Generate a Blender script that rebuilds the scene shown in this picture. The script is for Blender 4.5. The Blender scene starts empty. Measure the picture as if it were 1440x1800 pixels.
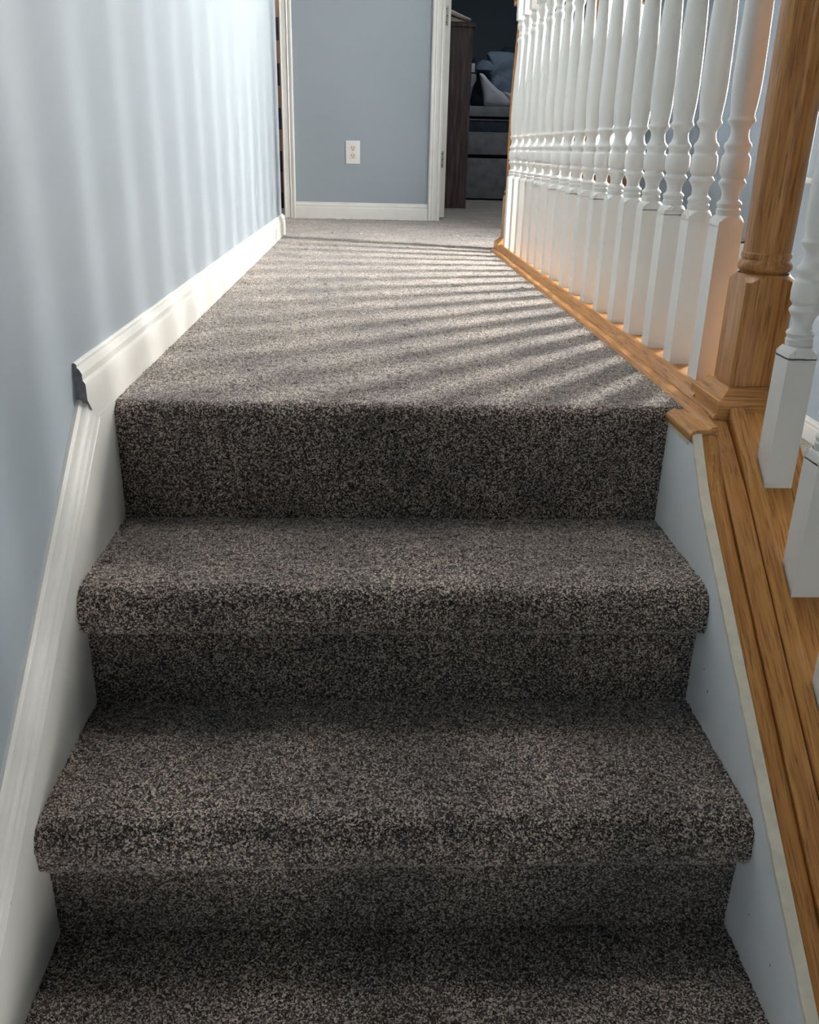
import bpy, bmesh, math, random
import numpy as np
from mathutils import Vector, Matrix

S = bpy.context.scene
random.seed(4)
rng = np.random.default_rng(7)
C = S.collection

# ------------------------------------------------------------------ camera
cd = bpy.data.cameras.new('camera')
cam = bpy.data.objects.new('camera', cd)
C.objects.link(cam)
S.camera = cam
cr = Vector((0.99900842, -0.0388043, 0.02182666))
cu = Vector((-0.00544619, 0.38005426, 0.92494816))
cf = Vector((0.04418728, 0.92414987, -0.37946607))
cam.matrix_world = Matrix(((cr.x, cu.x, -cf.x, 0.39652622), (cr.y, cu.y, -cf.y, -1.33602762),
                           (cr.z, cu.z, -cf.z, 0.37041945), (0, 0, 0, 1)))
cd.sensor_fit = 'HORIZONTAL'
cd.sensor_width = 36.0
cd.lens = 1549.58 / 1440 * 36.0
cd.shift_y = -0.001
cd.clip_start = 0.02
cd.clip_end = 60

# ------------------------------------------------------------------ world, light, exposure
SKY = (1.0, 0.965, 0.91)
w = bpy.data.worlds.new('sky')
S.world = w
w.use_nodes = True
bg = w.node_tree.nodes['Background']
bg.inputs[0].default_value = (*SKY, 1)
bg.inputs[1].default_value = 13.0
PANE = 150.0            # brightness of the daylight behind the stairwell window
ADDED_SKYLIGHT = (0.20, 1.65, 0.35, 1.25)   # unseen ceiling opening added for overhead light, x0 x1 y0 y1

S.view_settings.view_transform = 'Standard'
S.view_settings.look = 'None'
S.view_settings.gamma = 1
S.view_settings.use_curve_mapping = False
S.view_settings.exposure = 0.0
S.cycles.max_bounces = 10
S.cycles.diffuse_bounces = 6


# ------------------------------------------------------------------ materials
def srgb(r, g, b):
    f = lambda c: (c / 255 / 12.92) if c / 255 <= 0.04045 else ((c / 255 + 0.055) / 1.055) ** 2.4
    return (f(r), f(g), f(b), 1)


def new_mat(name):
    m = bpy.data.materials.new(name)
    m.use_nodes = True
    nt = m.node_tree
    return m, nt, nt.nodes, nt.links, nt.nodes['Principled BSDF']


def ramp(n, stops):
    r = n.new('ShaderNodeValToRGB')
    e = r.color_ramp.elements
    while len(e) > 1:
        e.remove(e[-1])
    e[0].position, e[0].color = stops[0]
    for p_, c in stops[1:]:
        x = e.new(p_)
        x.color = c
    return r


def paint(name, col, rough=0.5, var=0.04, scale=3.0, bump=0.0, bscale=250, spec=0.3):
    m, nt, n, l, b = new_mat(name)
    tc = n.new('ShaderNodeTexCoord')
    no = n.new('ShaderNodeTexNoise')
    no.inputs['Scale'].default_value = scale
    no.inputs['Detail'].default_value = 4
    l.new(tc.outputs['Object'], no.inputs['Vector'])
    c = col
    r = ramp(n, [(0.3, (c[0] * (1 - var), c[1] * (1 - var), c[2] * (1 - var), 1)), (0.7, (min(1, c[0] * (1 + var)), min(1, c[1] * (1 + var)), min(1, c[2] * (1 + var)), 1))])
    l.new(no.outputs['Fac'], r.inputs[0])
    l.new(r.outputs[0], b.inputs['Base Color'])
    b.inputs['Roughness'].default_value = rough
    b.inputs['Specular IOR Level'].default_value = spec
    if bump:
        n2 = n.new('ShaderNodeTexNoise')
        n2.inputs['Scale'].default_value = bscale
        l.new(tc.outputs['Object'], n2.inputs['Vector'])
        bp = n.new('ShaderNodeBump')
        bp.inputs['Strength'].default_value = bump
        bp.inputs['Distance'].default_value = 0.001
        l.new(n2.outputs['Fac'], bp.inputs['Height'])
        l.new(bp.outputs[0], b.inputs['Normal'])
    return m


def oak(name, axis, dark=1.0, seed=0.0, tilt=0.0):
    """oak with the grain running along axis 0/1/2"""
    m, nt, n, l, b = new_mat(name)
    tc = n.new('ShaderNodeTexCoord')
    mp = n.new('ShaderNodeMapping')
    sc = [1, 1, 1]
    sc[axis] = 0.045
    mp.inputs['Scale'].default_value = sc
    mp.inputs['Location'].default_value = (seed, seed * 1.7, seed * 0.6)
    if tilt:
        m0 = n.new('ShaderNodeMapping')
        m0.inputs['Rotation'].default_value = (-tilt, 0, 0)
        l.new(tc.outputs['Object'], m0.inputs['Vector'])
        l.new(m0.outputs[0], mp.inputs['Vector'])
    else:
        l.new(tc.outputs['Object'], mp.inputs['Vector'])
    a = n.new('ShaderNodeTexNoise')
    a.inputs['Scale'].default_value = 420
    a.inputs['Detail'].default_value = 3
    a.inputs['Distortion'].default_value = 0.4
    l.new(mp.outputs[0], a.inputs['Vector'])
    g = n.new('ShaderNodeTexNoise')
    g.inputs['Scale'].default_value = 130
    g.inputs['Detail'].default_value = 4
    g.inputs['Distortion'].default_value = 0.6
    l.new(mp.outputs[0], g.inputs['Vector'])
    d = dark
    k = lambda r_, g_, b_: (srgb(r_, g_, b_)[0] * d, srgb(r_, g_, b_)[1] * d, srgb(r_, g_, b_)[2] * d, 1)
    r1 = ramp(n, [(0.3, k(158, 102, 50)), (0.55, k(186, 131, 70)), (0.75, k(202, 150, 88))])
    l.new(g.outputs['Fac'], r1.inputs[0])
    r2 = ramp(n, [(0.34, k(120, 74, 38)), (0.47, (1, 1, 1, 1))])
    l.new(a.outputs['Fac'], r2.inputs[0])
    mx = n.new('ShaderNodeMixRGB')
    mx.blend_type = 'MULTIPLY'
    mx.inputs[0].default_value = 0.55
    l.new(r1.outputs[0], mx.inputs[1])
    l.new(r2.outputs[0], mx.inputs[2])
    l.new(mx.outputs[0], b.inputs['Base Color'])
    b.inputs['Roughness'].default_value = 0.34
    b.inputs['Specular IOR Level'].default_value = 0.5
    bp = n.new('ShaderNodeBump')
    bp.inputs['Strength'].default_value = 0.25
    bp.inputs['Distance'].default_value = 0.0006
    l.new(a.outputs['Fac'], bp.inputs['Height'])
    l.new(bp.outputs[0], b.inputs['Normal'])
    return m


def carpet(name):
    m, nt, n, l, b = new_mat(name)
    tc = n.new('ShaderNodeTexCoord')
    v = n.new('ShaderNodeTexVoronoi')
    v.inputs['Scale'].default_value = 530
    v.inputs['Randomness'].default_value = 1
    l.new(tc.outputs['Object'], v.inputs['Vector'])
    bw = n.new('ShaderNodeSeparateColor')
    l.new(v.outputs['Color'], bw.inputs[0])
    no = n.new('ShaderNodeTexNoise')
    no.inputs['Scale'].default_value = 420
    no.inputs['Detail'].default_value = 3
    l.new(tc.outputs['Object'], no.inputs['Vector'])
    mx = n.new('ShaderNodeMath')
    mx.operation = 'MULTIPLY_ADD'
    mx.inputs[1].default_value = 0.55
    l.new(bw.outputs[0], mx.inputs[0])
    mm = n.new('ShaderNodeMath')
    mm.operation = 'MULTIPLY'
    mm.inputs[1].default_value = 0.5
    l.new(no.outputs['Fac'], mm.inputs[0])
    l.new(mm.outputs[0], mx.inputs[2])
    r = ramp(n, [(0.27, (0.010, 0.008, 0.009, 1)), (0.46, (0.056, 0.046, 0.044, 1)), (0.60, (0.185, 0.155, 0.138, 1)), (0.74, (0.62, 0.54, 0.47, 1))])
    l.new(mx.outputs[0], r.inputs[0])
    # large soft patches of brushed pile, doubling as painted sunlit patches on the treads
    big = n.new('ShaderNodeTexNoise')
    big.inputs['Scale'].default_value = 5.5
    big.inputs['Detail'].default_value = 3
    l.new(tc.outputs['Object'], big.inputs['Vector'])
    rb = ramp(n, [(0.36, (0.74, 0.73, 0.74, 1)), (0.64, (1.22, 1.18, 1.13, 1))])
    l.new(big.outputs['Fac'], rb.inputs[0])
    mul = n.new('ShaderNodeMixRGB')
    mul.blend_type = 'MULTIPLY'
    mul.inputs[0].default_value = 1
    l.new(r.outputs[0], mul.inputs[1])
    l.new(rb.outputs[0], mul.inputs[2])
    l.new(mul.outputs[0], b.inputs['Base Color'])
    b.inputs['Roughness'].default_value = 0.95
    b.inputs['Specular IOR Level'].default_value = 0.1
    b.inputs['Sheen Weight'].default_value = 0.5
    b.inputs['Sheen Roughness'].default_value = 0.45
    bp = n.new('ShaderNodeBump')
    bp.inputs['Strength'].default_value = 0.9
    bp.inputs['Distance'].default_value = 0.003
    l.new(mx.outputs[0], bp.inputs['Height'])
    l.new(bp.outputs[0], b.inputs['Normal'])
    return m


def emit(name, col, strength):
    m, nt, n, l, b = new_mat(name)
    tc = n.new('ShaderNodeTexCoord')
    no = n.new('ShaderNodeTexNoise')
    no.inputs['Scale'].default_value = 2
    l.new(tc.outputs['Object'], no.inputs['Vector'])
    r = ramp(n, [(0.3, tuple(c * 0.96 for c in col) + (1,)), (0.7, tuple(col) + (1,))])
    l.new(no.outputs['Fac'], r.inputs[0])
    l.new(r.outputs[0], b.inputs['Emission Color'])
    b.inputs['Emission Strength'].default_value = strength
    b.inputs['Base Color'].default_value = (0.8, 0.85, 0.9, 1)
    return m


def stripes(name):
    m, nt, n, l, b = new_mat(name)
    tc = n.new('ShaderNodeTexCoord')
    sp = n.new('ShaderNodeSeparateXYZ')
    l.new(tc.outputs['Object'], sp.inputs[0])
    a = n.new('ShaderNodeMath')
    a.operation = 'PINGPONG'
    a.inputs[1].default_value = 0.1237
    l.new(sp.outputs['Z'], a.inputs[0])
    g = n.new('ShaderNodeMath')
    g.operation = 'GREATER_THAN'
    g.inputs[1].default_value = 0.06185
    l.new(a.outputs[0], g.inputs[0])
    r = ramp(n, [(0.0, srgb(150, 118, 100)), (1.0, srgb(52, 38, 52))])
    l.new(g.outputs[0], r.inputs[0])
    l.new(r.outputs[0], b.inputs['Base Color'])
    b.inputs['Roughness'].default_value = 0.9
    return m


def wood_dark(name):
    m, nt, n, l, b = new_mat(name)
    tc = n.new('ShaderNodeTexCoord')
    mp = n.new('ShaderNodeMapping')
    mp.inputs['Scale'].default_value = (1, 1, 0.07)
    l.new(tc.outputs['Object'], mp.inputs['Vector'])
    a = n.new('ShaderNodeTexNoise')
    a.inputs['Scale'].default_value = 60
    a.inputs['Detail'].default_value = 6
    l.new(mp.outputs[0], a.inputs['Vector'])
    r = ramp(n, [(0.3, srgb(48, 38, 38)), (0.5, srgb(82, 68, 66)), (0.72, srgb(112, 98, 94))])
    l.new(a.outputs['Fac'], r.inputs[0])
    l.new(r.outputs[0], b.inputs['Base Color'])
    b.inputs['Roughness'].default_value = 0.6
    return m


M = {}
M['wall'] = paint('blue_grey_wall_paint', (0.325, 0.382, 0.430), 0.42, 0.03, 2.5, 0.10, 160, 0.5)
M['wall_dark'] = paint('darkened_blue_grey_wall', (0.12, 0.145, 0.17), 0.6, 0.04, 2.0)  # wall colour darkened to cut bounce near the stairs; also on bedroom walls
M['ceiling'] = paint('ceiling_paint', (0.78, 0.78, 0.76), 0.8, 0.02)
M['trim'] = paint('white_gloss_paint', (0.80, 0.80, 0.765), 0.28, 0.03, 14, 0.08, 90, 0.5)
M['baluster'] = paint('white_baluster_paint', (0.80, 0.795, 0.765), 0.30, 0.02, 9, 0, 0, 0.5)
M['curb'] = paint('scuffed_white_wall_paint', (0.80, 0.81, 0.82), 0.6, 0.05, 7, 0.15, 220)
M['cream'] = paint('cream_caulk', (0.72, 0.66, 0.54), 0.6, 0.08, 60, 0.4, 150)
M['raw'] = paint('grey_sawn_end', (0.22, 0.22, 0.24), 0.7, 0.25, 90)
M['oakx'] = oak('oak_grain_across', 0)
M['oaky'] = oak('oak_grain_along', 1)
M['oaks'] = oak('oak_grain_sloping', 1, 1.0, 1.3, math.atan(0.804))
M['oakz'] = oak('oak_grain_upright', 2, 0.92, 3.1)
M['carpet'] = carpet('grey_brown_cut_pile')
M['pane'] = emit('daylight_pane', (1.0, 0.95, 0.88), PANE)
M['metal'] = paint('satin_nickel', (0.45, 0.45, 0.45), 0.35, 0.05)
M['metal'].node_tree.nodes['Principled BSDF'].inputs['Metallic'].default_value = 0.8
M['black'] = paint('black_paint', (0.008, 0.008, 0.010), 0.6, 0.2)
M['plastic'] = paint('white_plastic', (0.82, 0.83, 0.84), 0.3, 0.01)
M['ivory'] = paint('ivory_plastic', (0.76, 0.72, 0.60), 0.35, 0.01)
M['panel'] = emit('glowing_white_panel', (0.93, 0.97, 1.0), 1.15)  # door panels made to glow in place of strong light falling on them
M['band'] = stripes('brown_banded_cloth')
M['darkwood'] = wood_dark('dark_wood_grain')
M['velour'] = paint('grey_velour', (0.17, 0.17, 0.175), 0.9, 0.25, 14)
M['navy'] = paint('navy_mattress_cloth', (0.025, 0.032, 0.05), 0.8, 0.3, 30)
M['duvet'] = paint('slate_blue_duvet', (0.13, 0.17, 0.22), 0.7, 0.15, 8)
M['pillow'] = paint('pale_grey_pillowcase', (0.40, 0.40, 0.42), 0.85, 0.06, 12)
M['beige'] = paint('beige_blanket', (0.52, 0.47, 0.40), 0.9, 0.06, 20)
M['curtain'] = paint('light_blocking_grey_cloth', (0.30, 0.31, 0.33), 0.9, 0.05)


# ------------------------------------------------------------------ helpers
def link(name, me, mat, parent=None):
    o = bpy.data.objects.new(name, me)
    C.objects.link(o)
    if mat is not None and not me.materials:
        me.materials.append(mat)
    if parent is not None:
        o.parent = parent
    return o


def from_bm(name, bm, mat, parent=None, smooth=None):
    bmesh.ops.recalc_face_normals(bm, faces=bm.faces)
    me = bpy.data.meshes.new(name)
    bm.to_mesh(me)
    bm.free()
    if smooth is not None:
        me.polygons.foreach_set('use_smooth', [True] * len(me.polygons))
        me.set_sharp_from_angle(angle=math.radians(smooth))
    return link(name, me, mat, parent)


def add_box(bm, x0, x1, y0, y1, z0, z1, bevel=0.0):
    r = bmesh.ops.create_cube(bm, size=1)
    vs = r['verts']
    for v in vs:
        v.co = Vector((x0 + (v.co.x + 0.5) * (x1 - x0), y0 + (v.co.y + 0.5) * (y1 - y0), z0 + (v.co.z + 0.5) * (z1 - z0)))
    if bevel:
        es = list({e for v in vs for e in v.link_edges})
        bmesh.ops.bevel(bm, geom=es, offset=bevel, segments=2, profile=0.7, affect='EDGES')


def box(name, x0, x1, y0, y1, z0, z1, mat, parent=None, bevel=0.0):
    bm = bmesh.new()
    add_box(bm, x0, x1, y0, y1, z0, z1, bevel)
    return from_bm(name, bm, mat, parent, 40 if bevel else None)


def prism(name, pts0, pts1, mat, parent=None, smooth=35):
    """closed 3-D outline pts0 joined to pts1"""
    bm = bmesh.new()
    a = [bm.verts.new(p) for p in pts0]
    b = [bm.verts.new(p) for p in pts1]
    k = len(a)
    for i in range(k):
        bm.faces.new((a[i], a[(i + 1) % k], b[(i + 1) % k], b[i]))
    bm.faces.new(a[::-1])
    bm.faces.new(b)
    return from_bm(name, bm, mat, parent, smooth)


def lathe_into(bm, prof, cx, cy, seg=28, cap=True):
    rings = []
    for z, r in prof:
        rings.append([bm.verts.new((cx + r * math.cos(2 * math.pi * (i + .5) / seg), cy + r * math.sin(2 * math.pi * (i + .5) / seg), z)) for i in range(seg)])
    for a, b in zip(rings, rings[1:]):
        for i in range(seg):
            bm.faces.new((a[i], a[(i + 1) % seg], b[(i + 1) % seg], b[i]))
    if cap:
        bm.faces.new(rings[0][::-1])
        bm.faces.new(rings[-1])


def struct(o):
    o['kind'] = 'structure'
    return o


def thing(o, label, cat, group=None):
    o['label'] = label
    o['category'] = cat
    if group:
        o['group'] = group
    return o


def empty(name, loc=(0, 0, 0), rz=0.0):
    o = bpy.data.objects.new(name, None)
    C.objects.link(o)
    o.location = loc
    o.rotation_euler = (0, 0, rz)
    o.empty_display_size = 0.1
    return o


# measurements
RISE, RUN, W = 0.19127, 0.23771, 0.87
NOSE, TH = 0.030, 0.0649
SL = 0.804
YF = 3.9006
XR = 2.20
LOW = -0.70
CEIL = 2.45


# ------------------------------------------------------------------ carpet surfaces (fine grid, tufts displaced)
def tuft_sheet(name, path, x0, x1, step, amp, parent=None, thick=0.012):
    """path = list of (y, z) across the sheet; resampled at step, extruded along x"""
    pts = [np.array(p, float) for p in path]
    out = [pts[0]]
    for a, b in zip(pts, pts[1:]):
        L = np.linalg.norm(b - a)
        k = max(1, int(round(L / step)))
        for i in range(1, k + 1):
            out.append(a + (b - a) * i / k)
    P = np.array(out)
    nx = int(round((x1 - x0) / step)) + 1
    X = np.linspace(x0, x1, nx)
    T = np.gradient(P, axis=0)
    T /= np.linalg.norm(T, axis=1)[:, None]
    N = np.stack([-T[:, 1], T[:, 0]], 1)          # normal in the y z plane
    if N[0, 1] < 0 and abs(N[0, 1]) > 0.5:
        N = -N
    n = len(P)
    d = rng.normal(0, amp, (n, nx))
    d += np.repeat(np.repeat(rng.normal(0, amp * .5, (n // 3 + 1, nx // 3 + 1)), 3, 0), 3, 1)[:n, :nx]
    jx = rng.normal(0, amp * .4, (n, nx))
    jx[:, 0] = jx[:, -1] = 0
    V = np.zeros((n, nx, 3))
    V[..., 0] = X[None, :] + jx
    V[..., 1] = P[:, 0][:, None] + N[:, 0][:, None] * d
    V[..., 2] = P[:, 1][:, None] + N[:, 1][:, None] * d
    V = V.reshape(-1, 3)
    i = np.arange(n - 1)[:, None] * nx + np.arange(nx - 1)[None, :]
    F = np.stack([i, i + 1, i + nx + 1, i + nx], -1).reshape(-1, 4)
    me = bpy.data.meshes.new(name)
    me.vertices.add(len(V))
    me.vertices.foreach_set('co', V.ravel())
    me.loops.add(F.size)
    me.loops.foreach_set('vertex_index', F.ravel().astype(np.int32))
    me.polygons.add(len(F))
    me.polygons.foreach_set('loop_start', np.arange(0, F.size, 4, dtype=np.int32))
    me.polygons.foreach_set('use_smooth', np.ones(len(F), bool))
    me.update(calc_edges=True)
    me.validate()
    return link(name, me, M['carpet'], parent)


def arc(cy, cz, ry, rz, a0, a1, k=8):
    return [(cy + ry * math.cos(math.radians(a0 + (a1 - a0) * i / k)), cz + rz * math.sin(math.radians(a0 + (a1 - a0) * i / k))) for i in range(k + 1)]


stairs = empty('staircase', (W / 2, -1.2, -5 * RISE))
thing(stairs, 'straight stair flight carpeted in speckled grey-brown cut pile below the landing', 'staircase')
inv = Matrix.Translation(stairs.location).inverted()


def keep(o, par=stairs):
    o.matrix_parent_inverse = Matrix.Translation(par.location).inverted()
    return o


NS = 6
for k in range(1, NS):
    zt = -k * RISE
    yb = -(k - 1) * RUN
    yf = -k * RUN - NOSE
    path = [(yb + 0.006, zt), (yb - 0.006, zt)]
    path += [(yf + 0.045, zt + 0.001)]
    path += arc(yf + 0.034, zt - 0.030, 0.034, 0.031, 78, 180, 10)[:]
    path = [p_ for p_ in path]
    path += [(yf + 0.0005, zt - 0.046)]
    path += arc(yf + 0.010, zt - TH + 0.012, 0.0095, 0.012, 190, 262, 4)
    path += [(yf + NOSE + 0.004, zt - TH)]
    # arc above runs from the top towards the front: mirror so that it bulges forward
    path2 = []
    for (y, z) in path:
        path2.append((y, z))
    keep(tuft_sheet('tread', path2, 0.0003, W - 0.0003, 0.0036 if k < 4 else 0.006, 0.0011, stairs))
for k in range(1, NS + 1):
    y = -(k - 1) * RUN
    top = -(k - 1) * RISE - (0.022 if k == 1 else TH - 0.004)
    bot = -k * RISE
    keep(tuft_sheet('riser', [(y - 0.001, top), (y + 0.0005, (top + bot) / 2), (y, bot - 0.006)], 0.0003, W - 0.0003, 0.0036 if k < 4 else 0.006, 0.0008, stairs))

cp = [(-0.02, -0.035)]
for k in range(1, NS):
    cp += [(-(k - 1) * RUN + .012, -k * RISE - .010), (-k * RUN + .012, -k * RISE - .010)]
cp += [(-(NS - 1) * RUN + .012, -NS * RISE), (0.02, -NS * RISE), (0.02, -0.035)]
cp[0] = (0.012, -0.035)
carc = prism('carcass', [(0.002, y, z) for y, z in cp], [(W - .002, y, z) for y, z in cp], M['ceiling'], stairs, None)
keep(carc)
# landing carpet
lpath = arc(0.020, -0.024, 0.022, 0.024, 185, 95, 7) + [(0.03, 0.0005), (1.3, 0.0)]
land = tuft_sheet('floor', [(-0.001, -0.031)] + lpath, 0.0005, 0.8965, 0.0042, 0.0011)
struct(land)


def flat_carpet(name, polys):
    bm = bmesh.new()
    for pl in polys:
        bm.faces.new([bm.verts.new(q) for q in pl])
    return struct(from_bm(name, bm, M['carpet']))


o = flat_carpet('floor', [
    [(-2.0, 3.92, 0), (XR, 3.92, 0), (XR, 8.2, 0), (-2.0, 8.2, 0)],
    [(-2.0, 2.40, 0), (-.16, 2.40, 0), (-.16, 3.92, 0), (-2.0, 3.92, 0)]])
struct(tuft_sheet('floor', [(1.299, 0), (2.40, 0)], 0.0005, 0.8935, 0.006, 0.0012))
struct(tuft_sheet('floor', [(2.399, 0), (3.0, 0)], -.16, 1.03, 0.008, 0.0012))
struct(tuft_sheet('floor', [(2.999, 0), (3.922, 0)], -.16, XR, 0.010, 0.0013))
struct(box('floor', -0.01, 0.86, 0.03, 2.4, -0.25, -0.012, M['ceiling']))
struct(box('floor', -2.0, 1.03, 2.4, 3.0, -0.25, -0.012, M['ceiling']))
struct(box('floor', -2.0, XR, 3.0, 8.2, -0.25, -0.012, M['ceiling']))
o = flat_carpet('floor', [[(1.03, -3.4, LOW), (XR, -3.4, LOW), (XR, 3.02, LOW), (1.03, 3.02, LOW)]])
o = flat_carpet('floor', [[(-0.2, -3.4, -NS * RISE), (1.03, -3.4, -NS * RISE), (1.03, -(NS - 1) * RUN, -NS * RISE), (-0.2, -(NS - 1) * RUN, -NS * RISE)]])

# ------------------------------------------------------------------ walls
struct(box('wall_left', -0.16, -0.015, -3.4, 2.905, -2.0, CEIL, M['wall']))


def wall_panel(name, boxes, mat):
    bm = bmesh.new()
    for b_ in boxes:
        add_box(bm, *b_)
    return struct(from_bm(name, bm, mat))


DZ = 2.04
DL, DR = -0.095, 0.776
wall_panel('wall_far', [(-2.0, DL - 0.78, YF, YF + .11, 0, CEIL), (DL - 0.78, DL, YF, YF + .11, DZ, CEIL),
                        (DL + 0.012, DR - 0.014, YF, YF + .11, 0, CEIL), (DR - 0.014, 1.56, YF, YF + .11, DZ, CEIL),
                        (1.56, XR, YF, YF + .11, 0, CEIL)], M['wall'])
# right wall with the window opening  y 1.60..2.42  z 0.27..1.95
WY0, WY1, WZ0, WZ1 = 1.58, 2.34, 0.30, 2.15
wall_panel('wall_right', [(XR, XR + .14, -3.4, WY0, LOW, CEIL), (XR, XR + .14, WY1, YF + .11, LOW, CEIL),
                          (XR, XR + .14, WY0, WY1, LOW, WZ0), (XR, XR + .14, WY0, WY1, WZ1, CEIL)], M['wall'])
struct(box('wall_near', -0.16, XR + .14, -3.5, -3.4, -2.0, CEIL, M['wall_dark']))  # unseen wall, coloured dark to cut light bounced onto the risers
struct(box('wall_hall_end', -2.1, -2.0, 2.4, 8.3, 0, CEIL, M['wall']))
struct(box('wall_hall_near', -2.1, -.16, 2.3, 2.4, 0, CEIL, M['wall']))
struct(box('wall_under_hall', 1.03, XR, 3.0, 3.05, LOW, -0.26, M['wall']))
struct(box('wall_under_hall', 1.0, 1.03, 2.42, 3.05, LOW, -0.26, M['wall']))
# ceiling with an unseen skylight hole, added to let fill light in
sx0, sx1, sy0, sy1 = ADDED_SKYLIGHT
wall_panel('ceiling', [(-2.1, XR + .14, sy1, 4.01, CEIL, CEIL + .1), (-0.16, XR + .14, -.1, sy0, CEIL, CEIL + .1),
                       (-0.16, sx0, sy0, sy1, CEIL, CEIL + .1), (sx1, XR + .14, sy0, sy1, CEIL, CEIL + .1)], M['ceiling'])
wall_panel('wall_added_skylight', [(sx0 - .05, sx0, sy0 - .05, sy1 + .05, CEIL + .1, 3.7), (sx1, sx1 + .05, sy0 - .05, sy1 + .05, CEIL + .1, 3.7),
                             (sx0, sx1, sy0 - .05, sy0, CEIL + .1, 3.7), (sx0, sx1, sy1, sy1 + .05, CEIL + .1, 3.7)], M['wall'])
struct(box('ceiling', -0.16, XR + .14, -3.5, -.1, CEIL, CEIL + .1, M['wall_dark']))  # near ceiling coloured dark to keep bounced light off the risers
# rooms behind the far wall
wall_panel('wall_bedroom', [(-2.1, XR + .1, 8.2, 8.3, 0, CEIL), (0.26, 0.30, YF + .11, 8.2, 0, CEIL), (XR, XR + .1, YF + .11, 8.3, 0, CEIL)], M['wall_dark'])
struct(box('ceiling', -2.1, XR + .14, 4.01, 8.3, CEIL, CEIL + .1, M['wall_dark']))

# curb wall beside the stairs (drywall), sloping top, c = z offset of the top line
c0 = 0.060
y0c = -0.094


def yz_prism(name, x0, x1, pts, mat, parent=None):
    return prism(name, [(x0, y, z) for y, z in pts], [(x1, y, z) for y, z in pts], mat, parent, None)


ye = -1.75
up = lambda y: .022 * max(0, (y + .185) / .072) ** 1.3
struct(yz_prism('wall_curb', W + .0116, 1.021, [(0.03, -0.031), (-.066, -0.031), (-.066, c0 - .024 + SL * -.066 - .02), (ye, c0 - .024 + SL * ye), (ye, -2.0), (0.03, -2.0)], M['curb']))
struct(yz_prism('wall_curb', W, W + .0115, [(0.03, -0.021), (y0c, -0.021), ] + [(y0c - .012 - .012 * i, min(-.0215 - i * .001, c0 - .006 + SL * (y0c - .012 - .012 * i) + up(y0c - .012 - .012 * i))) for i in range(8)] + [(ye, c0 - .006 + SL * ye), (ye, -2.0), (0.03, -2.0)], M['curb']))
struct(box('wall_curb', 0.895, 1.028, 0.03, 2.42, -0.95, -0.003, M['curb']))
# cream caulk edge, slightly ragged
bm = bmesh.new()
rows = []
N_ = 150
for i in range(N_ + 1):
    if i <= 14:
        y = 0.004 - (0.100) * i / 14
        z = -0.020
    else:
        y = -0.096 + (ye + 0.096) * (i - 14) / (N_ - 14)
        z = c0 + SL * y + up(y)
    j1 = random.uniform(-.0004, .0004)
    j2 = random.uniform(-.0009, .0009)
    rows.append([bm.verts.new((W - .0012 + j1, y, z - .008 + j2)), bm.verts.new((W - .0012 + j1, y, z - .001 + j2)), bm.verts.new((W + .003, y, z + .0012)), bm.verts.new((W + .0125, y, z + .0015)), bm.verts.new((W + .0125, y, z - .009))])
for a, b in zip(rows, rows[1:]):
    for i in range(5):
        bm.faces.new((a[i], a[(i + 1) % 5], b[(i + 1) % 5], b[i]))
cre = from_bm('trim_1', bm, M['cream'], None, 50)
struct(cre)

# scuffs on the curb wall
curb = next(o for o in C.objects if o.name == 'wall_curb')


def speck(name, x, y, z, r, mat, parent, sx):
    bm = bmesh.new()
    n = 9
    ring = [bm.verts.new((x + sx * .0006, y + r * random.uniform(.5, 1) * math.cos(6.283 * i / n), z + r * 1.3 * random.uniform(.4, 1) * math.sin(6.283 * i / n))) for i in range(n)]
    c = bm.verts.new((x + sx * .0012, y, z))
    for i in range(n):
        bm.faces.new((ring[i], ring[(i + 1) % n], c))
    return from_bm(name, bm, mat, parent)


for (y, z, r) in ((-.3075, -.3228, .0026), (-.2847, -.300, .0016), (-.5303, -.5003, .0014), (-.5966, -.5087, .0016)):
    speck('scuff', W, y, z, r, M['raw'], curb, -1)

# ------------------------------------------------------------------ left skirting, cap and baseboards
struct(yz_prism('trim_2', -0.015, 0.0, [(0.02, -0.001), (-0.087, -0.001), (ye, 0.070 + SL * ye), (ye, -2.0), (0.02, -1.0)], M['trim']))
capprof = [(-.015, .066), (.0, .066), (.001, .070), (.005, .072), (.006, .075), (.005, .078), (.001, .081), (.001, .099), (-.0015, .1015), (-.0030, .105), (-.0030, .118), (-.0055, .121), (-.0085, .123), (-.0085, .131), (-.0105, .1345), (-.015, .135)]
p0 = []
p1 = []
for x, dz in capprof:
    ym = -(dz + .096) / 1.907
    p0.append((x, ym, SL * ym + dz))
    p1.append((x, ye, SL * ye + dz))
cap = struct(prism('trim_3', p0, p1, M['trim'], None, 25))
speck('chip', .0012, -.5837, -.4069, .0035, M['raw'], cap, 1)
speck('chip', .0016, -.5800, -.4010, .0018, M['trim'], cap, 1)
bbprof = [(-.015, 0), (0, 0), (0, .058), (-.0012, .061), (-.0035, .064), (-.0035, .073), (-.0065, .079), (-.0095, .082), (-.0095, .086), (-.012, .0885), (-.015, .0885)]


def extr_y(name, prof, y0, y1, mat, cut0=None, dx=0.0):
    a = [(x + dx, (cut0(z) if cut0 else y0), z) for x, z in prof]
    b = [(x + dx, y1, z) for x, z in prof]
    return prism(name, a, b, mat, None, 25)


cut = lambda z: -0.120 if z >= .0365 else -(z + .096) / 1.103
# refine profile on the cut
bb2 = [(-.015, 0), (0, 0), (0, .0365)] + bbprof[2:] + [(-.015, .0365)]
ob = extr_y('baseboard_left', bb2, 0, 2.918, M['trim'], cut)
struct(ob)
ob.data.materials.append(M['raw'])
for pg in ob.data.polygons:
    if pg.normal.y < -0.6 and pg.center.y < 0 and len(pg.vertices) > 4:
        pg.material_index = 1
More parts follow.
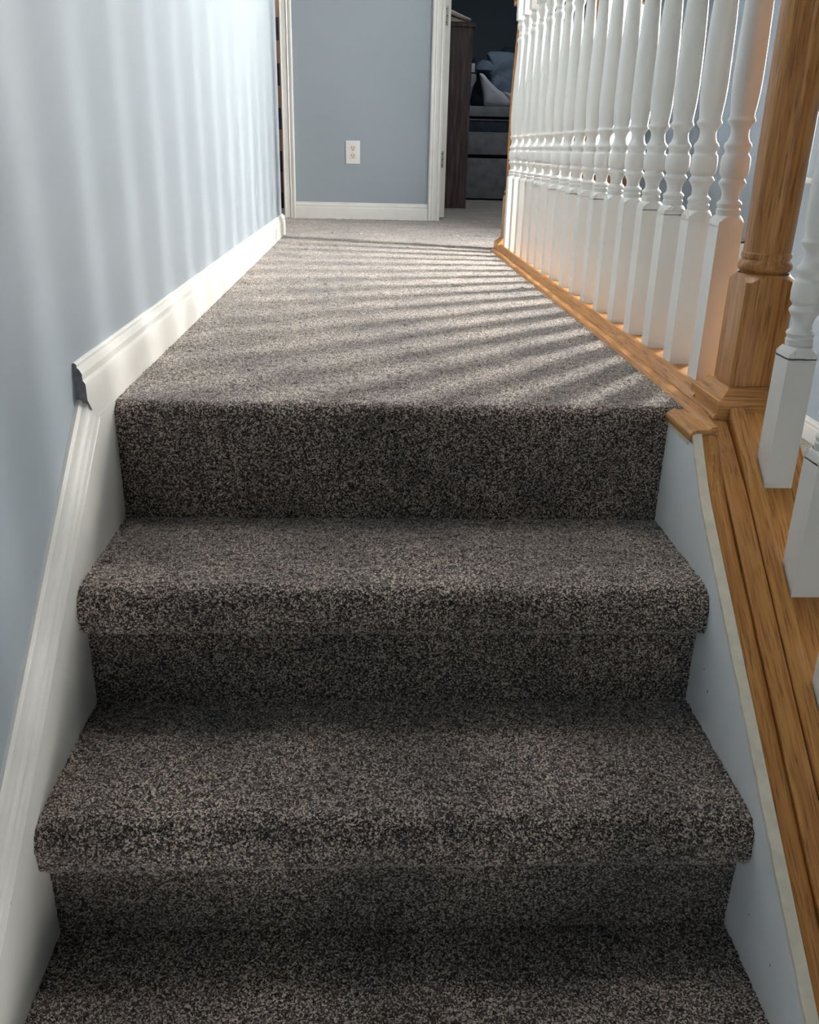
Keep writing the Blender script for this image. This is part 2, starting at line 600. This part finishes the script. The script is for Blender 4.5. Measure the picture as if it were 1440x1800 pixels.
# the return round the end of the left wall and the far wall baseboards
struct(box('baseboard_left', -0.16, -0.001, 2.905, 2.918, 0, 0.082, M['trim'], None, 0.003))


def base_far(x0, x1):
    a = [(x0, YF - .015 - x, z) for x, z in bbprof]
    b = [(x1, YF - .015 - x, z) for x, z in bbprof]
    return struct(prism('baseboard_far', a, b, M['trim'], None, 25))


base_far(-0.029, 0.706)
base_far(1.62, XR)
# right wall baseboard, lower level
a = [(XR - .015 - x, -3.4, z + LOW) for x, z in bbprof]
struct(prism('baseboard_right', a, [(x, 3.0, z) for x, y, z in a], M['trim'], None, 25))


# ------------------------------------------------------------------ door casings and doors
def casing(x0, x1, h, flip, name):
    w_ = abs(x1 - x0)
    prof = [(0, 0), (0, .010), (.06, .013), (.10, .015), (.16, .013), (.24, .012), (.52, .0125), (.56, .0155), (.62, .0165), (.68, .0145), (.72, .016), (.86, .018), (.92, .018), (.96, .014), (1.0, .012), (1.0, 0)]
    pts = []
    for t, d in prof:
        x = x0 + (x1 - x0) * t
        pts.append((x, YF - d))
    return struct(prism(name, [(x, y, 0) for x, y in pts], [(x, y, h) for x, y in pts], M['trim'], None, 20))


casing(-0.095, -0.029, DZ + .06, False, 'trim_4')
casing(0.766, 0.706, DZ + .06, True, 'trim_5')
casing(1.565, 1.625, DZ + .06, True, 'trim_6')
struct(box('trim_7', 0.706, 1.625, YF - .016, YF, DZ, DZ + .06, M['trim']))
struct(box('trim_8', -0.90, -0.03, YF - .016, YF, DZ, DZ + .06, M['trim']))
# jambs
struct(box('trim_9', DR - .014, DR - .0005, YF - .003, YF + .112, 0, DZ, M['trim']))
struct(box('trim_10', -0.095, -0.083, YF - .003, YF + .112, 0, DZ, M['trim']))
struct(box('trim_11', 1.552, 1.565, YF - .003, YF + .112, 0, DZ, M['trim']))

door = struct(box('door_1', DR, DR + .035, YF + .105, YF + .84, .012, DZ - .01, M['trim'], None, .0015))
for zc, hh in ((1.035, .094), (0.322, .088), (1.83, .09)):
    bm = bmesh.new()
    add_box(bm, DR + .003, DR + .022, YF + .1020, YF + .1052, zc - hh / 2, zc + hh / 2, .001)
    for i in range(4):
        r_ = bmesh.ops.create_cone(bm, cap_ends=True, segments=10, radius1=.0034, radius2=.0034, depth=.006)
        bmesh.ops.translate(bm, vec=(DR + .0015, YF + .1045, zc - hh / 2 + hh * (i + .5) / 4), verts=r_['verts'])
    h = from_bm('hinge', bm, M['metal'], door, 30)
    for i in range(3):
        bm = bmesh.new()
        r_ = bmesh.ops.create_cone(bm, cap_ends=True, segments=12, radius1=.0032, radius2=.0026, depth=.0016, matrix=Matrix.Rotation(math.pi / 2, 4, 'X'))
        bmesh.ops.translate(bm, vec=(DR + .011 + (.004 if i == 1 else 0), YF + .1012, zc + (i - 1) * hh * .34), verts=r_['verts'])
        from_bm('screw', bm, M['black'], h)

# oak framed door standing ajar at the right end of the far wall (local x = from hinge to free edge)
hx, hy = 1.862, YF - .045
ang = math.atan2(-(math.cos(math.radians(42))), -(math.sin(math.radians(42))))
d2 = empty('door_2', (hx, hy, 0), ang)
struct(d2)
DW = 0.60


def d2box(name, x0, x1, z0, z1, y0, y1, mat, bev=.002):
    return box(name, x0, x1, y0, y1, z0, z1, mat, d2, bev)


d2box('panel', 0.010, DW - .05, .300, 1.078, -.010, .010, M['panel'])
d2box('bottom_rail', 0.0, DW, .01, .292, -.018, .018, M['oakx'])
d2box('middle_rail', 0.0, DW, 1.086, 1.26, -.018, .018, M['oakx'])
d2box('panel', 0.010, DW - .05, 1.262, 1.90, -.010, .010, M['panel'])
d2box('top_rail', 0.0, DW, 1.90, 2.02, -.018, .018, M['oakx'])
d2box('stile_or_gap', DW - .05, DW, .292, 1.90, -.018, .018, M['oakz'])
d2box('stile_or_gap', 0.0, .008, .292, 1.90, -.018, .018, M['black'], 0)  # black strip standing for the shadow gap along the hinge side

# ------------------------------------------------------------------ windows
win = empty('window_1', (XR, (WY0 + WY1) / 2, WZ0))
struct(win)


def wp(name, x0, x1, y0, y1, z0, z1, mat, bev=0.0):
    return keep(box(name, x0, x1, y0, y1, z0, z1, mat, win, bev), win)


wp('pane', XR + .10, XR + .104, WY0, WY1, WZ0, WZ1, M['pane'])
wp('frame', XR + .08, XR + .12, WY0, WY0 + .05, WZ0, WZ1, M['trim'])
wp('frame', XR + .08, XR + .12, WY1 - .05, WY1, WZ0, WZ1, M['trim'])
wp('frame', XR + .08, XR + .12, WY0 + .05, WY1 - .05, WZ0, WZ0 + .05, M['trim'])
wp('frame', XR + .08, XR + .12, WY0 + .05, WY1 - .05, WZ1 - .05, WZ1, M['trim'])
wp('sill', XR - .035, XR + .10, WY0 - .11, 2.525, WZ0 - .022, WZ0, M['trim'], .004)


# curtains: unseen cloth added so that only a narrow gap of daylight is left
def curtain(y0, y1, x_c, amp, n, label, name='curtain'):
    bm = bmesh.new()
    cols = []
    K = n * 8
    for i in range(K + 1):
        t = i / K
        x = x_c + amp * math.sin(t * n * 2 * math.pi)
        cols.append([bm.verts.new((x, y0 + (y1 - y0) * t, z)) for z in (WZ0 + .004, 1.2, WZ1 + .06)])
    for a, b in zip(cols, cols[1:]):
        for i in range(2):
            bm.faces.new((a[i], b[i], b[i + 1], a[i + 1]))
    o = from_bm(name, bm, M['curtain'], None, 60)
    m_ = o.modifiers.new('t', 'SOLIDIFY')
    m_.thickness = .004
    return thing(o, label, 'curtain', None)


GAP0, GAP1 = 1.795, 2.045
curtain(WY0 - .02, GAP0, XR + .045, .014, 4, 'unseen grey curtain added over the near half of the stairwell window to narrow its light')
curtain(GAP1, WY1 - .002, XR + .045, .014, 5, 'unseen grey curtain added over the far half of the stairwell window to narrow its light')
# unseen cloth fin added to keep window light off the far floor
bm = bmesh.new()
K = 30
cols = []
for i in range(K + 1):
    t = i / K
    x = XR + .045 - .165 * t
    y = GAP1 + .006 + .010 * math.sin(t * 9.0)
    cols.append([bm.verts.new((x, y, z)) for z in (WZ0 + .006, 1.2, WZ1 + .06)])
for a, b in zip(cols, cols[1:]):
    for i in range(2):
        bm.faces.new((a[i], b[i], b[i + 1], a[i + 1]))
o = from_bm('curtain', bm, M['curtain'], None, 60)
m_ = o.modifiers.new('t', 'SOLIDIFY')
m_.thickness = .004
thing(o, 'unseen grey cloth fin added at the gap of the stairwell window to block its light', 'curtain')


# ------------------------------------------------------------------ balustrades
BASE_H = 0.2815 - 0.024
TPROF = [(.0, .0175), (.006, .0180), (.009, .0185), (.0115, .0168), (.0145, .0180), (.0175, .0192), (.0205, .0180), (.024, .0138), (.030, .0130), (.037, .0144), (.043, .0176), (.0465, .0203), (.0495, .0205), (.052, .0190), (.0545, .0172), (.057, .0176), (.0585, .0190), (.060, .0205), (.063, .0215), (.074, .0221), (.085, .0214), (.0875, .0205), (.089, .0185), (.092, .0176), (.0955, .0182), (.099, .0200), (.102, .0206), (.105, .0195), (.109, .0158), (.116, .0135), (.122, .0131), (.128, .0146), (.132, .0178), (.1355, .0203), (.138, .0205), (.1405, .0190), (.143, .0178), (.148, .0180), (.158, .0192), (.175, .0208), (.200, .0215), (.250, .0210), (.290, .0200), (.320, .0185), (.350, .0168), (.400, .0140), (.435, .0124), (.448, .0122), (.451, .0138), (.456, .0152), (.463, .0155), (.467, .0140), (.470, .0118), (.4735, .0110), (.477, .0128), (.481, .0128), (.484, .0108), (.490, .0112), (.496, .0140), (.503, .0172), (.508, .0176), (.512, .0160), (.516, .0142), (.519, .0155), (.522, .0165), (.5245, .0165)]


def baluster_mesh(base_h, shear, total, zoff=0.0):
    """square foot (bottom cut with slope shear), turned shaft, square head"""
    bm = bmesh.new()
    h = .0200
    cs = [(-h, -h), (h, -h), (h, h), (-h, h)]
    bot = [bm.verts.new((x, y, shear * y)) for x, y in cs]
    top = [bm.verts.new((x, y, base_h - .0035)) for x, y in cs]
    for i in range(4):
        bm.faces.new((bot[i], bot[(i + 1) % 4], top[(i + 1) % 4], top[i]))
    bm.faces.new(bot[::-1])
    # rounded shoulder: arcs rising at the middle of every side
    seg = 28
    ring = []
    for i in range(seg):
        a = 2 * math.pi * (i + .5) / seg
        c, s_ = math.cos(a), math.sin(a)
        k = h / max(abs(c), abs(s_))
        drop = (k - h) / (h * (math.sqrt(2) - 1))
        ring.append((k * c, k * s_, base_h + .0035 - .0085 * drop ** 1.3, .0195 * c, .0195 * s_))
    r0 = [bm.verts.new((x, y, z)) for x, y, z, _, _ in ring]
    r1 = [bm.verts.new((x, y, base_h + .005)) for _, _, _, x, y in ring]
    for i in range(seg):
        bm.faces.new((r0[i], r0[(i + 1) % seg], r1[(i + 1) % seg], r1[i]))
    # side skins up to the shoulder
    low = [bm.verts.new((x, y, base_h - .012)) for x, y, z, _, _ in ring]
    for i in range(seg):
        bm.faces.new((low[i], low[(i + 1) % seg], r0[(i + 1) % seg], r0[i]))
    for v in top:
        v.co.z = base_h - .010
    lathe_into(bm, [(base_h + .004 + z, r) for z, r in TPROF], 0, 0, 28)
    zt = base_h + .004 + TPROF[-1][0]
    add_box(bm, -h, h, -h, h, zt, total)
    bmesh.ops.recalc_face_normals(bm, faces=bm.faces)
    me = bpy.data.meshes.new('baluster')
    bm.to_mesh(me)
    bm.free()
    me.polygons.foreach_set('use_smooth', [True] * len(me.polygons))
    me.set_sharp_from_angle(angle=math.radians(38))
    me.materials.append(M['baluster'])
    return me


def newel(parent, loc):
    e = bpy.data.objects.new('newel_post', None)
    bm = bmesh.new()
    h = .0378
    bz = .2045
    cs = [(-h, -h), (h, -h), (h, h), (-h, h)]
    seg = 40
    ring = []
    for i in range(seg):
        a = 2 * math.pi * (i + .5) / seg
        c, s_ = math.cos(a), math.sin(a)
        k = h / max(abs(c), abs(s_))
        drop = (k - h) / (h * (math.sqrt(2) - 1))
        ring.append((k * c, k * s_, bz + .004 - .011 * drop ** 1.4, .0365 * c, .0365 * s_))
    base = [bm.verts.new((x, y, .020)) for x, y, z, _, _ in ring]
    r0 = [bm.verts.new((x, y, z)) for x, y, z, _, _ in ring]
    r1 = [bm.verts.new((x, y, bz + .007)) for _, _, _, x, y in ring]
    for i in range(seg):
        j = (i + 1) % seg
        bm.faces.new((base[i], base[j], r0[j], r0[i]))
        bm.faces.new((r0[i], r0[j], r1[j], r1[i]))
    prof = [(.211, .0330), (.2135, .0335), (.2160, .0365), (.2190, .0385), (.2225, .0390), (.2260, .0380), (.2290, .0358), (.2310, .0342), (.2330, .0345), (.2345, .0357), (.2400, .0355), (.2415, .0340), (.2430, .0338), (.30, .0345), (.40, .0357), (.50, .0362), (.58, .0355), (.66, .0325), (.74, .0290), (.80, .0262), (.825, .0255), (.835, .028), (.845, .033), (.855, .030), (.865, .028), (.875, .036)]
    lathe_into(bm, prof, 0, 0, 40)
    add_box(bm, -h, h, -h, h, .875, 1.02)
    add_box(bm, -h - .008, h + .008, -h - .008, h + .008, 1.02, 1.04, .004)
    o = from_bm('newel_post', bm, M['oakz'], parent, 38)
    o.location = loc
    o['label'] = 'oak newel post with a square foot and turned shaft'
    # plinth moulding mitred round the foot
    bm = bmesh.new()
    pr = [(.0235, -.006), (.0235, .0285), (.0225, .0300), (.0185, .0305), (.0170, .0335), (.0125, .0375), (.0080, .0400), (.0065, .0440), (.0040, .0465), (-.001, .0470)]
    rings = []
    for d, z in pr:
        q = h + d
        rings.append([bm.verts.new((sx * q, sy * q, z)) for sx, sy in ((-1, -1), (1, -1), (1, 1), (-1, 1))])
    for a, b in zip(rings, rings[1:]):
        for i in range(4):
            bm.faces.new((a[i], a[(i + 1) % 4], b[(i + 1) % 4], b[i]))
    pm = from_bm('base_moulding', bm, M['oakx'], o, 20)
    if len(pm.data.materials) < 2:
        pm.data.materials.append(M['oaky'])
    for pg in pm.data.polygons:
        if abs(pg.normal.x) > abs(pg.normal.y):
            pg.material_index = 1
    return o


SKEW = 0.0085
bal = empty('landing_balustrade', (.9822, -.0022, 0), SKEW)
thing(bal, 'level landing railing of white turned balusters between two oak newel posts', 'railing')
newel(bal, (0, 0, 0))
newel(bal, (0, 2.385, 0))
bx0 = .9822
YB0, DB = .0995, .1347
bme = baluster_mesh(BASE_H, 0.0, .862)
for k in range(17):
    o = bpy.data.objects.new('baluster', bme)
    C.objects.link(o)
    o.parent = bal
    o.location = (.9545 - bx0, YB0 + DB * k + .0022, .0235)
    o.rotation_euler = (0, 0, random.uniform(-.02, .02))
# shoe: local coordinates relative to the empty
shoe = [(.8935, -.010), (.8935, .0005), (.8955, .004), (.899, .0068), (.905, .0085), (.911, .0080), (.9130, .0052), (.9150, .0055), (.9175, .0105), (.9215, .0165), (.9265, .0225), (.9300, .0252), (.9330, .0262), (.9352, .0262), (.9358, .0235), (1.018, .0235), (1.0300, .0200), (1.0300, -.010)]
lo = [(q[0] - bx0, q[1]) for q in shoe]
prism('shoe_rail', [(x, .0400, z) for x, z in lo], [(x, 2.345, z) for x, z in lo], M['oaky'], bal, 22)
lo2 = [(x, z) for x, z in lo[:5]] + [(.9063 - bx0, .0085), (.9063 - bx0, -.010)]
lo3 = [(x, z) for x, z in lo[:9]] + [(.9190 - bx0, .0105), (.9290 - bx0, .0108), (.9290 - bx0, -.010)]
prism('shoe_rail', [(x, -.060, z - .002) for x, z in lo3], [(x, .0400, z) for x, z in lo3], M['oaky'], bal, 22)
prism('shoe_rail', [(x, -.1040, z * .6 - .003) for x, z in lo2], [(x, -.060, z - .002) for x, z in lo2], M['oaky'], bal, 22)
# short rounded oak nosing at the landing corner
nose = [(.8655, -.0185), (.8640, -.012), (.8655, -.0065), (.8700, -.0025), (.8760, -.0012), (.9065, -.0010), (.9065, -.0145)]
lo = [(q[0] - bx0, q[1]) for q in nose]
prism('nosing_block', [(x, -.1092, z) for x, z in lo], [(x, .004, z) for x, z in lo], M['oaky'], bal, 40)
# handrail above the frame
hr = [(-.022, 0), (-.028, .012), (-.026, .030), (-.015, .042), (0, .046), (.015, .042), (.026, .030), (.028, .012), (.022, 0)]
prism('handrail', [(x - .027, .03, z + .885) for x, z in hr], [(x - .027, 2.36, z + .885) for x, z in hr], M['oaky'], bal, 40)

# stair side
sb = empty('stair_balustrade', (.985, -.10, 0))
thing(sb, 'sloping stair railing of white turned balusters on layered oak boards beside the stairs', 'railing')


def slope_board(name, prof, y0, y1, mat, sm=25, extra=None):
    ys = [y0]
    if extra:
        ys += [y0 - .012 * i for i in range(1, 10)]
    ys.append(y1)
    bm = bmesh.new()
    rows = [[bm.verts.new((x, y, z + SL * y + (extra(y) if extra else 0))) for x, z in prof] for y in ys]
    k = len(prof)
    for a, b in zip(rows, rows[1:]):
        for i in range(k):
            bm.faces.new((a[i], a[(i + 1) % k], b[(i + 1) % k], b[i]))
    bm.faces.new(rows[0][::-1])
    bm.faces.new(rows[-1])
    return keep(from_bm(name, bm, mat, sb, sm), sb)


yt = -.0645
slope_board('edge_board', [(.8815, .040), (.8815, .0555), (.8835, .0595), (.8875, .0620), (.893, .0632), (.899, .0625), (.904, .060), (.9068, .0565), (.9068, .040)], -.1148, ye, M['oaks'], 25, up)
slope_board('flat_board', [(.9078, .040), (.9078, .0640), (.9092, .0662), (.9120, .0672), (.936, .0665), (.9378, .0640), (.9378, .040)], -.0655, ye, M['oaks'], 25, lambda y: -.014 * max(0, (y + .19) / .125))
slope_board('bead_board', [(.9386, .040), (.9386, .0665), (.9400, .0700), (.9435, .0722), (.950, .0728), (.9570, .0728), (.9602, .0715), (.9608, .0670), (.9608, .040)], yt, ye, M['oaks'])
slope_board('baluster_board', [(.9616, .030), (.9616, .0655), (1.018, .0655), (1.022, .062), (1.022, .030)], yt, ye, M['oaks'])
slope_board('outer_edge', [(1.0225, -.02), (1.0225, .062), (1.0265, .0665), (1.0335, .0665), (1.036, .062), (1.036, -.02)], yt, ye, M['oaks'])
sme = baluster_mesh(.182, SL, .80)
for k in range(9):
    o = bpy.data.objects.new('baluster', sme)
    C.objects.link(o)
    o.parent = sb
    y = -.1485 - .1330 * k
    o.location = (.9835 - .985, y + .10, .0655 + SL * y)
slope_board('handrail', [(x + .985, z + .86) for x, z in hr], -.046, ye, M['oaks'], 40)

# ------------------------------------------------------------------ wall outlet
ox, oz = .2890, .3500
out = empty('wall_outlet', (ox, YF, oz))
thing(out, 'white double wall outlet on the blue-grey wall at the end of the landing', 'outlet')
b_ = box('plate', -.0392, .0392, -.006, 0, -.0592, .0592, M['plastic'], out, .0025)
for s_ in (1, -1):
    bm = bmesh.new()
    seg = 28
    f = []
    for i in range(seg):
        a = 2 * math.pi * i / seg
        x = max(-.0165, min(.0165, .0195 * math.cos(a)))
        z = max(-.0140, min(.0140, .0175 * math.sin(a)))
        f.append((x, z + s_ * .0195))
    A = [bm.verts.new((x, -.0058, z)) for x, z in f]
    B = [bm.verts.new((x, -.0085, z)) for x, z in f]
    for i in range(seg):
        bm.faces.new((A[i], A[(i + 1) % seg], B[(i + 1) % seg], B[i]))
    bm.faces.new(B)
    soc = from_bm('socket', bm, M['ivory'], out)
    for (dx, hh) in ((-.0062, .0095), (.0062, .0078)):
        box('slot', dx - .0013, dx + .0013, -.0092, -.0084, s_ * .0195 + .0035 - hh / 2, s_ * .0195 + .0035 + hh / 2, M['black'], soc)
    bm = bmesh.new()
    bmesh.ops.create_cone(bm, cap_ends=True, segments=12, radius1=.0026, radius2=.0026, depth=.0008, matrix=Matrix.Translation((0, -.0088, s_ * .0195 - .0065)) @ Matrix.Rotation(math.pi / 2, 4, 'X'))
    from_bm('slot', bm, M['black'], soc)
bm = bmesh.new()
bmesh.ops.create_cone(bm, cap_ends=True, segments=14, radius1=.003, radius2=.0025, depth=.0016, matrix=Matrix.Translation((0, -.0066, 0)) @ Matrix.Rotation(math.pi / 2, 4, 'X'))
from_bm('screw', bm, M['metal'], out)

# ------------------------------------------------------------------ banded cloth in the room to the left
bm = bmesh.new()
cols = []
for i in range(61):
    t = i / 60
    x = -.80 + .95 * t
    y = 4.70 + .012 * math.sin(t * 22)
    cols.append([bm.verts.new((x, y, z)) for z in (.09, .4, .8, 1.2, 1.9)])
for a, b in zip(cols, cols[1:]):
    for i in range(4):
        bm.faces.new((a[i], b[i], b[i + 1], a[i + 1]))
o = from_bm('curtain', bm, M['band'], None, 60)
o.modifiers.new('t', 'SOLIDIFY').thickness = .006
o.location.z = -0.088
thing(o, 'brown and dark banded curtain hanging in the doorway at the end of the left wall', 'curtain')
ld = bpy.data.lights.new('added_fill_light', 'AREA')  # unseen light added to brighten the banded cloth
ld.energy = 45
ld.size = .3
ld.color = (1, .93, .85)
lo_ = bpy.data.objects.new('added_fill_light', ld)
C.objects.link(lo_)
lo_.location = (-.9, 4.0 + .35, 2.40)
lo_.location = (-.45, 4.28, 2.42)
ld2 = lo_
lb = bpy.data.lights.new('bedroom_fill_light', 'AREA')  # unseen light added so the bed shows in the dark room
lb.energy = 17
lb.size = .5
lb.color = (.85, .93, 1)
bo = bpy.data.objects.new('added_fill_light', lb)
C.objects.link(bo)
bo.location = (1.5, 5.4, 2.42)
thing(bo, 'unseen fill light added in the dark bedroom', 'lamp')
thing(lo_, 'unseen fill light added in the room beyond the left doorway', 'lamp')
lo_.rotation_euler = (math.radians(22), 0, 0)

# ------------------------------------------------------------------ bedroom: bookcase, bed, bedding
wr = empty('wardrobe', (.88, 5.3, 0))
thing(wr, 'tall dark wood-grain cabinet just inside the bedroom doorway', 'wardrobe')


def kb(name, x0, x1, y0, y1, z0, z1, mat, par, bev=0.0):
    return keep(box(name, x0, x1, y0, y1, z0, z1, mat, par, bev), par)


kb('side_panel', .70, 1.045, 5.115, 5.135, 0, 1.112, M['darkwood'], wr, .0015)
kb('side_panel', .70, 1.045, 5.50, 5.52, 0, 1.112, M['darkwood'], wr, .0015)
kb('top_board', .69, 1.058, 5.105, 5.53, 1.1125, 1.134, M['darkwood'], wr, .002)
kb('back_panel', .70, .712, 5.135, 5.50, .02, 1.112, M['darkwood'], wr)
for z in (.06, .40, .76):
    kb('shelf', .712, 1.04, 5.135, 5.50, z, z + .018, M['darkwood'], wr)
# folded blanket on top
def wedge(name, pts, y0, y1, mat, parent=None, amp=.004):
    bm = bmesh.new()
    k = len(pts)
    rows = []
    for j in range(9):
        t = j / 8
        y = y0 + (y1 - y0) * t
        rows.append([bm.verts.new((x + random.uniform(-amp, amp), y, z + random.uniform(-amp, amp) * .5)) for x, z in pts])
    for a, b in zip(rows, rows[1:]):
        for i in range(k):
            bm.faces.new((a[i], a[(i + 1) % k], b[(i + 1) % k], b[i]))
    bm.faces.new(rows[0][::-1])
    bm.faces.new(rows[-1])
    o = from_bm(name, bm, mat, parent, 80)
    s = o.modifiers.new('s', 'SUBSURF')
    s.levels = s.render_levels = 1
    return o


bl = empty('blanket', (.90, 5.3, 1.135))
thing(bl, 'beige blanket folded in a slope on top of the dark cabinet', 'blanket')
keep(wedge('fold', [(.71, 1.136), (1.020, 1.136), (1.024, 1.146), (1.0, 1.150), (.93, 1.166), (.86, 1.190), (.72, 1.200)], 5.13, 5.48, M['beige'], bl, .002), bl)
keep(wedge('fold', [(.72, 1.204), (.86, 1.194), (.94, 1.170), (1.00, 1.154), (1.032, 1.150), (1.040, 1.162), (1.02, 1.168), (.96, 1.190), (.88, 1.226), (.72, 1.250)], 5.13, 5.48, M['beige'], bl, .002), bl)

bed = empty('bed', (1.6, 7.0, 0))
thing(bed, 'grey upholstered bed frame with stacked drawers and a dark base beyond the bedroom doorway', 'bed')
kb('drawer_front', 1.10, 2.19, 6.28, 6.32, .012, .318, M['velour'], bed, .006)
kb('frame_side', 1.10, 2.19, 6.29, 6.33, .345, .512, M['velour'], bed, .008)
kb('base', 1.10, 2.19, 6.35, 8.1, .012, .345, M['black'], bed)
kb('box_spring', 1.11, 2.18, 6.315, 8.1, .512, .612, M['navy'], bed, .012)
kb('top_rail', 1.10, 2.19, 6.305, 8.1, .626, .700, M['velour'], bed, .010)
kb('piping', 1.11, 2.18, 6.310, 6.33, .598, .604, M['velour'], bed)


def cushion(name, cx, cy, cz, sx, sy, sz, mat, parent, wr_=.02, seed=1, rot=(0, 0, 0)):
    bm = bmesh.new()
    bmesh.ops.create_grid(bm, x_segments=36, y_segments=36, size=1)
    r = random.Random(seed)
    ph = [(r.uniform(2, 9), r.uniform(2, 9), r.uniform(0, 6)) for _ in range(7)]
    for v in bm.verts:
        u, q = v.co.x, v.co.y
        e = max(0, (1 - u ** 4)) * max(0, (1 - q ** 4))
        z = sz * e ** .45
        z += wr_ * sum(math.sin(a * u + b * q + c) for a, b, c in ph) / 7 * 2.0 * e ** .3
        v.co = Vector((u * sx, q * sy, z))
    ret = bmesh.ops.extrude_face_region(bm, geom=list(bm.faces))
    for v in [g for g in ret['geom'] if isinstance(g, bmesh.types.BMVert)]:
        v.co.z = -v.co.z * .6
    o = from_bm(name, bm, mat, parent, 80)
    o.location = (cx, cy, cz)
    o.rotation_euler = rot
    return o




def puff(name, outline, y, depth, mat, wr_, seed, folds, base=.7003):
    """soft heap: outline in the x z plane, inflated to a real depth along y, with folds"""
    cx = sum(p_[0] for p_ in outline) / len(outline)
    cz = sum(p_[1] for p_ in outline) / len(outline)
    dense = []
    n = len(outline)
    for i in range(n):
        a, b = outline[i], outline[(i + 1) % n]
        for j in range(6):
            dense.append((a[0] + (b[0] - a[0]) * j / 6, a[1] + (b[1] - a[1]) * j / 6))
    n = len(dense)
    for _ in range(3):
        dense = [((dense[i - 1][0] + 2 * dense[i][0] + dense[(i + 1) % n][0]) / 4, (dense[i - 1][1] + 2 * dense[i][1] + dense[(i + 1) % n][1]) / 4) for i in range(n)]
    r = random.Random(seed)
    ph = [(r.uniform(-40, 40) * folds, r.uniform(-25, 25) * folds, r.uniform(0, 6)) for _ in range(5)]
    bm = bmesh.new()
    R_ = 12
    sides = []
    for sgn in (-1, 1):
        rings = []
        for k in range(R_):
            t = k / R_
            ring = []
            for (x, z) in dense:
                xx, zz = cx + (x - cx) * (1 - t), cz + (z - cz) * (1 - t)
                d = depth * (1 - (1 - t) ** 2.6) ** .5 if t > 0 else 0
                f = sum(abs(math.sin(a * xx + b * zz + c)) for a, b, c in ph) / 5 - .5
                d += wr_ * f * min(1, t * 5)
                ring.append((xx, y + sgn * d, max(base, zz)))
            rings.append(ring)
        sides.append(rings)
    edge = [bm.verts.new(p_) for p_ in sides[0][0]]
    for sgn, rings in enumerate(sides):
        prev = edge
        for ring in rings[1:]:
            cur = [bm.verts.new(p_) for p_ in ring]
            for i in range(n):
                bm.faces.new((prev[i], prev[(i + 1) % n], cur[(i + 1) % n], cur[i]))
            prev = cur
        c = bm.verts.new((cx, y + (sgn * 2 - 1) * depth, cz))
        for i in range(n):
            bm.faces.new((prev[i], prev[(i + 1) % n], c))
    o = from_bm(name, bm, mat, None, 80)
    return o


o = puff('pillow', [(1.235, .943), (1.273, .937), (1.316, .891), (1.384, .834), (1.452, .795), (1.491, .75), (1.502, .727), (1.488, .700), (1.40, .698), (1.316, .698), (1.282, .712), (1.276, .786), (1.257, .854), (1.239, .921)], 6.40, .040, M['pillow'], .012, 3, .5)
thing(o, 'pale grey pillow slumped on its corner at the front of the bed', 'pillow')
o = puff('pillow', [(1.447, .824), (1.525, .807), (1.72, .799), (1.74, .70), (1.515, .698), (1.479, .76)], 6.54, .050, M['pillow'], .01, 5, .5)
thing(o, 'pale grey pillow lying flat behind the slumped pillow, cut off by the newel post', 'pillow')
o = puff('duvet', [(1.322, 1.112), (1.357, 1.127), (1.429, 1.129), (1.548, 1.123), (1.68, 1.08), (1.72, .90), (1.70, .705), (1.40, .702), (1.36, .80), (1.359, .919), (1.304, .974), (1.262, .978), (1.231, .986), (1.249, 1.032), (1.288, 1.066), (1.341, 1.058)], 6.72, .085, M['duvet'], .055, 9, 1.0)
thing(o, 'crumpled slate-blue satin duvet heaped on the bed', 'duvet')
o = puff('blanket', [(1.46, 1.10), (1.477, 1.156), (1.507, 1.195), (1.561, 1.195), (1.66, 1.165), (1.70, 1.0), (1.70, .71), (1.46, .71)], 7.04, .07, M['navy'], .03, 4, 1.0)
thing(o, 'dark blanket showing above the top of the blue duvet', 'blanket')
o = puff('blanket', [(1.219, 1.098), (1.305, 1.086), (1.37, 1.055), (1.388, .936), (1.36, .838), (1.36, .765), (1.38, .705), (1.21, .705)], 6.88, .06, M['navy'], .03, 12, .8)
thing(o, 'dark navy blanket bunched between the cabinet and the blue duvet', 'blanket')
o = box('box', 1.130, 1.222, 6.60, 6.66, .96, 1.027, M['pillow'], None, .004)
thing(o, 'small pale box on the dark grey cushion, just past the edge of the dark cabinet', 'box')
o = puff('cushion', [(1.10, .955), (1.235, .957), (1.243, .906), (1.215, .846), (1.195, .76), (1.19, .702), (1.08, .702)], 6.62, .045, M['velour'], .008, 15, .5)
thing(o, 'dark grey cushion standing against the right edge of the dark cabinet', 'cushion')
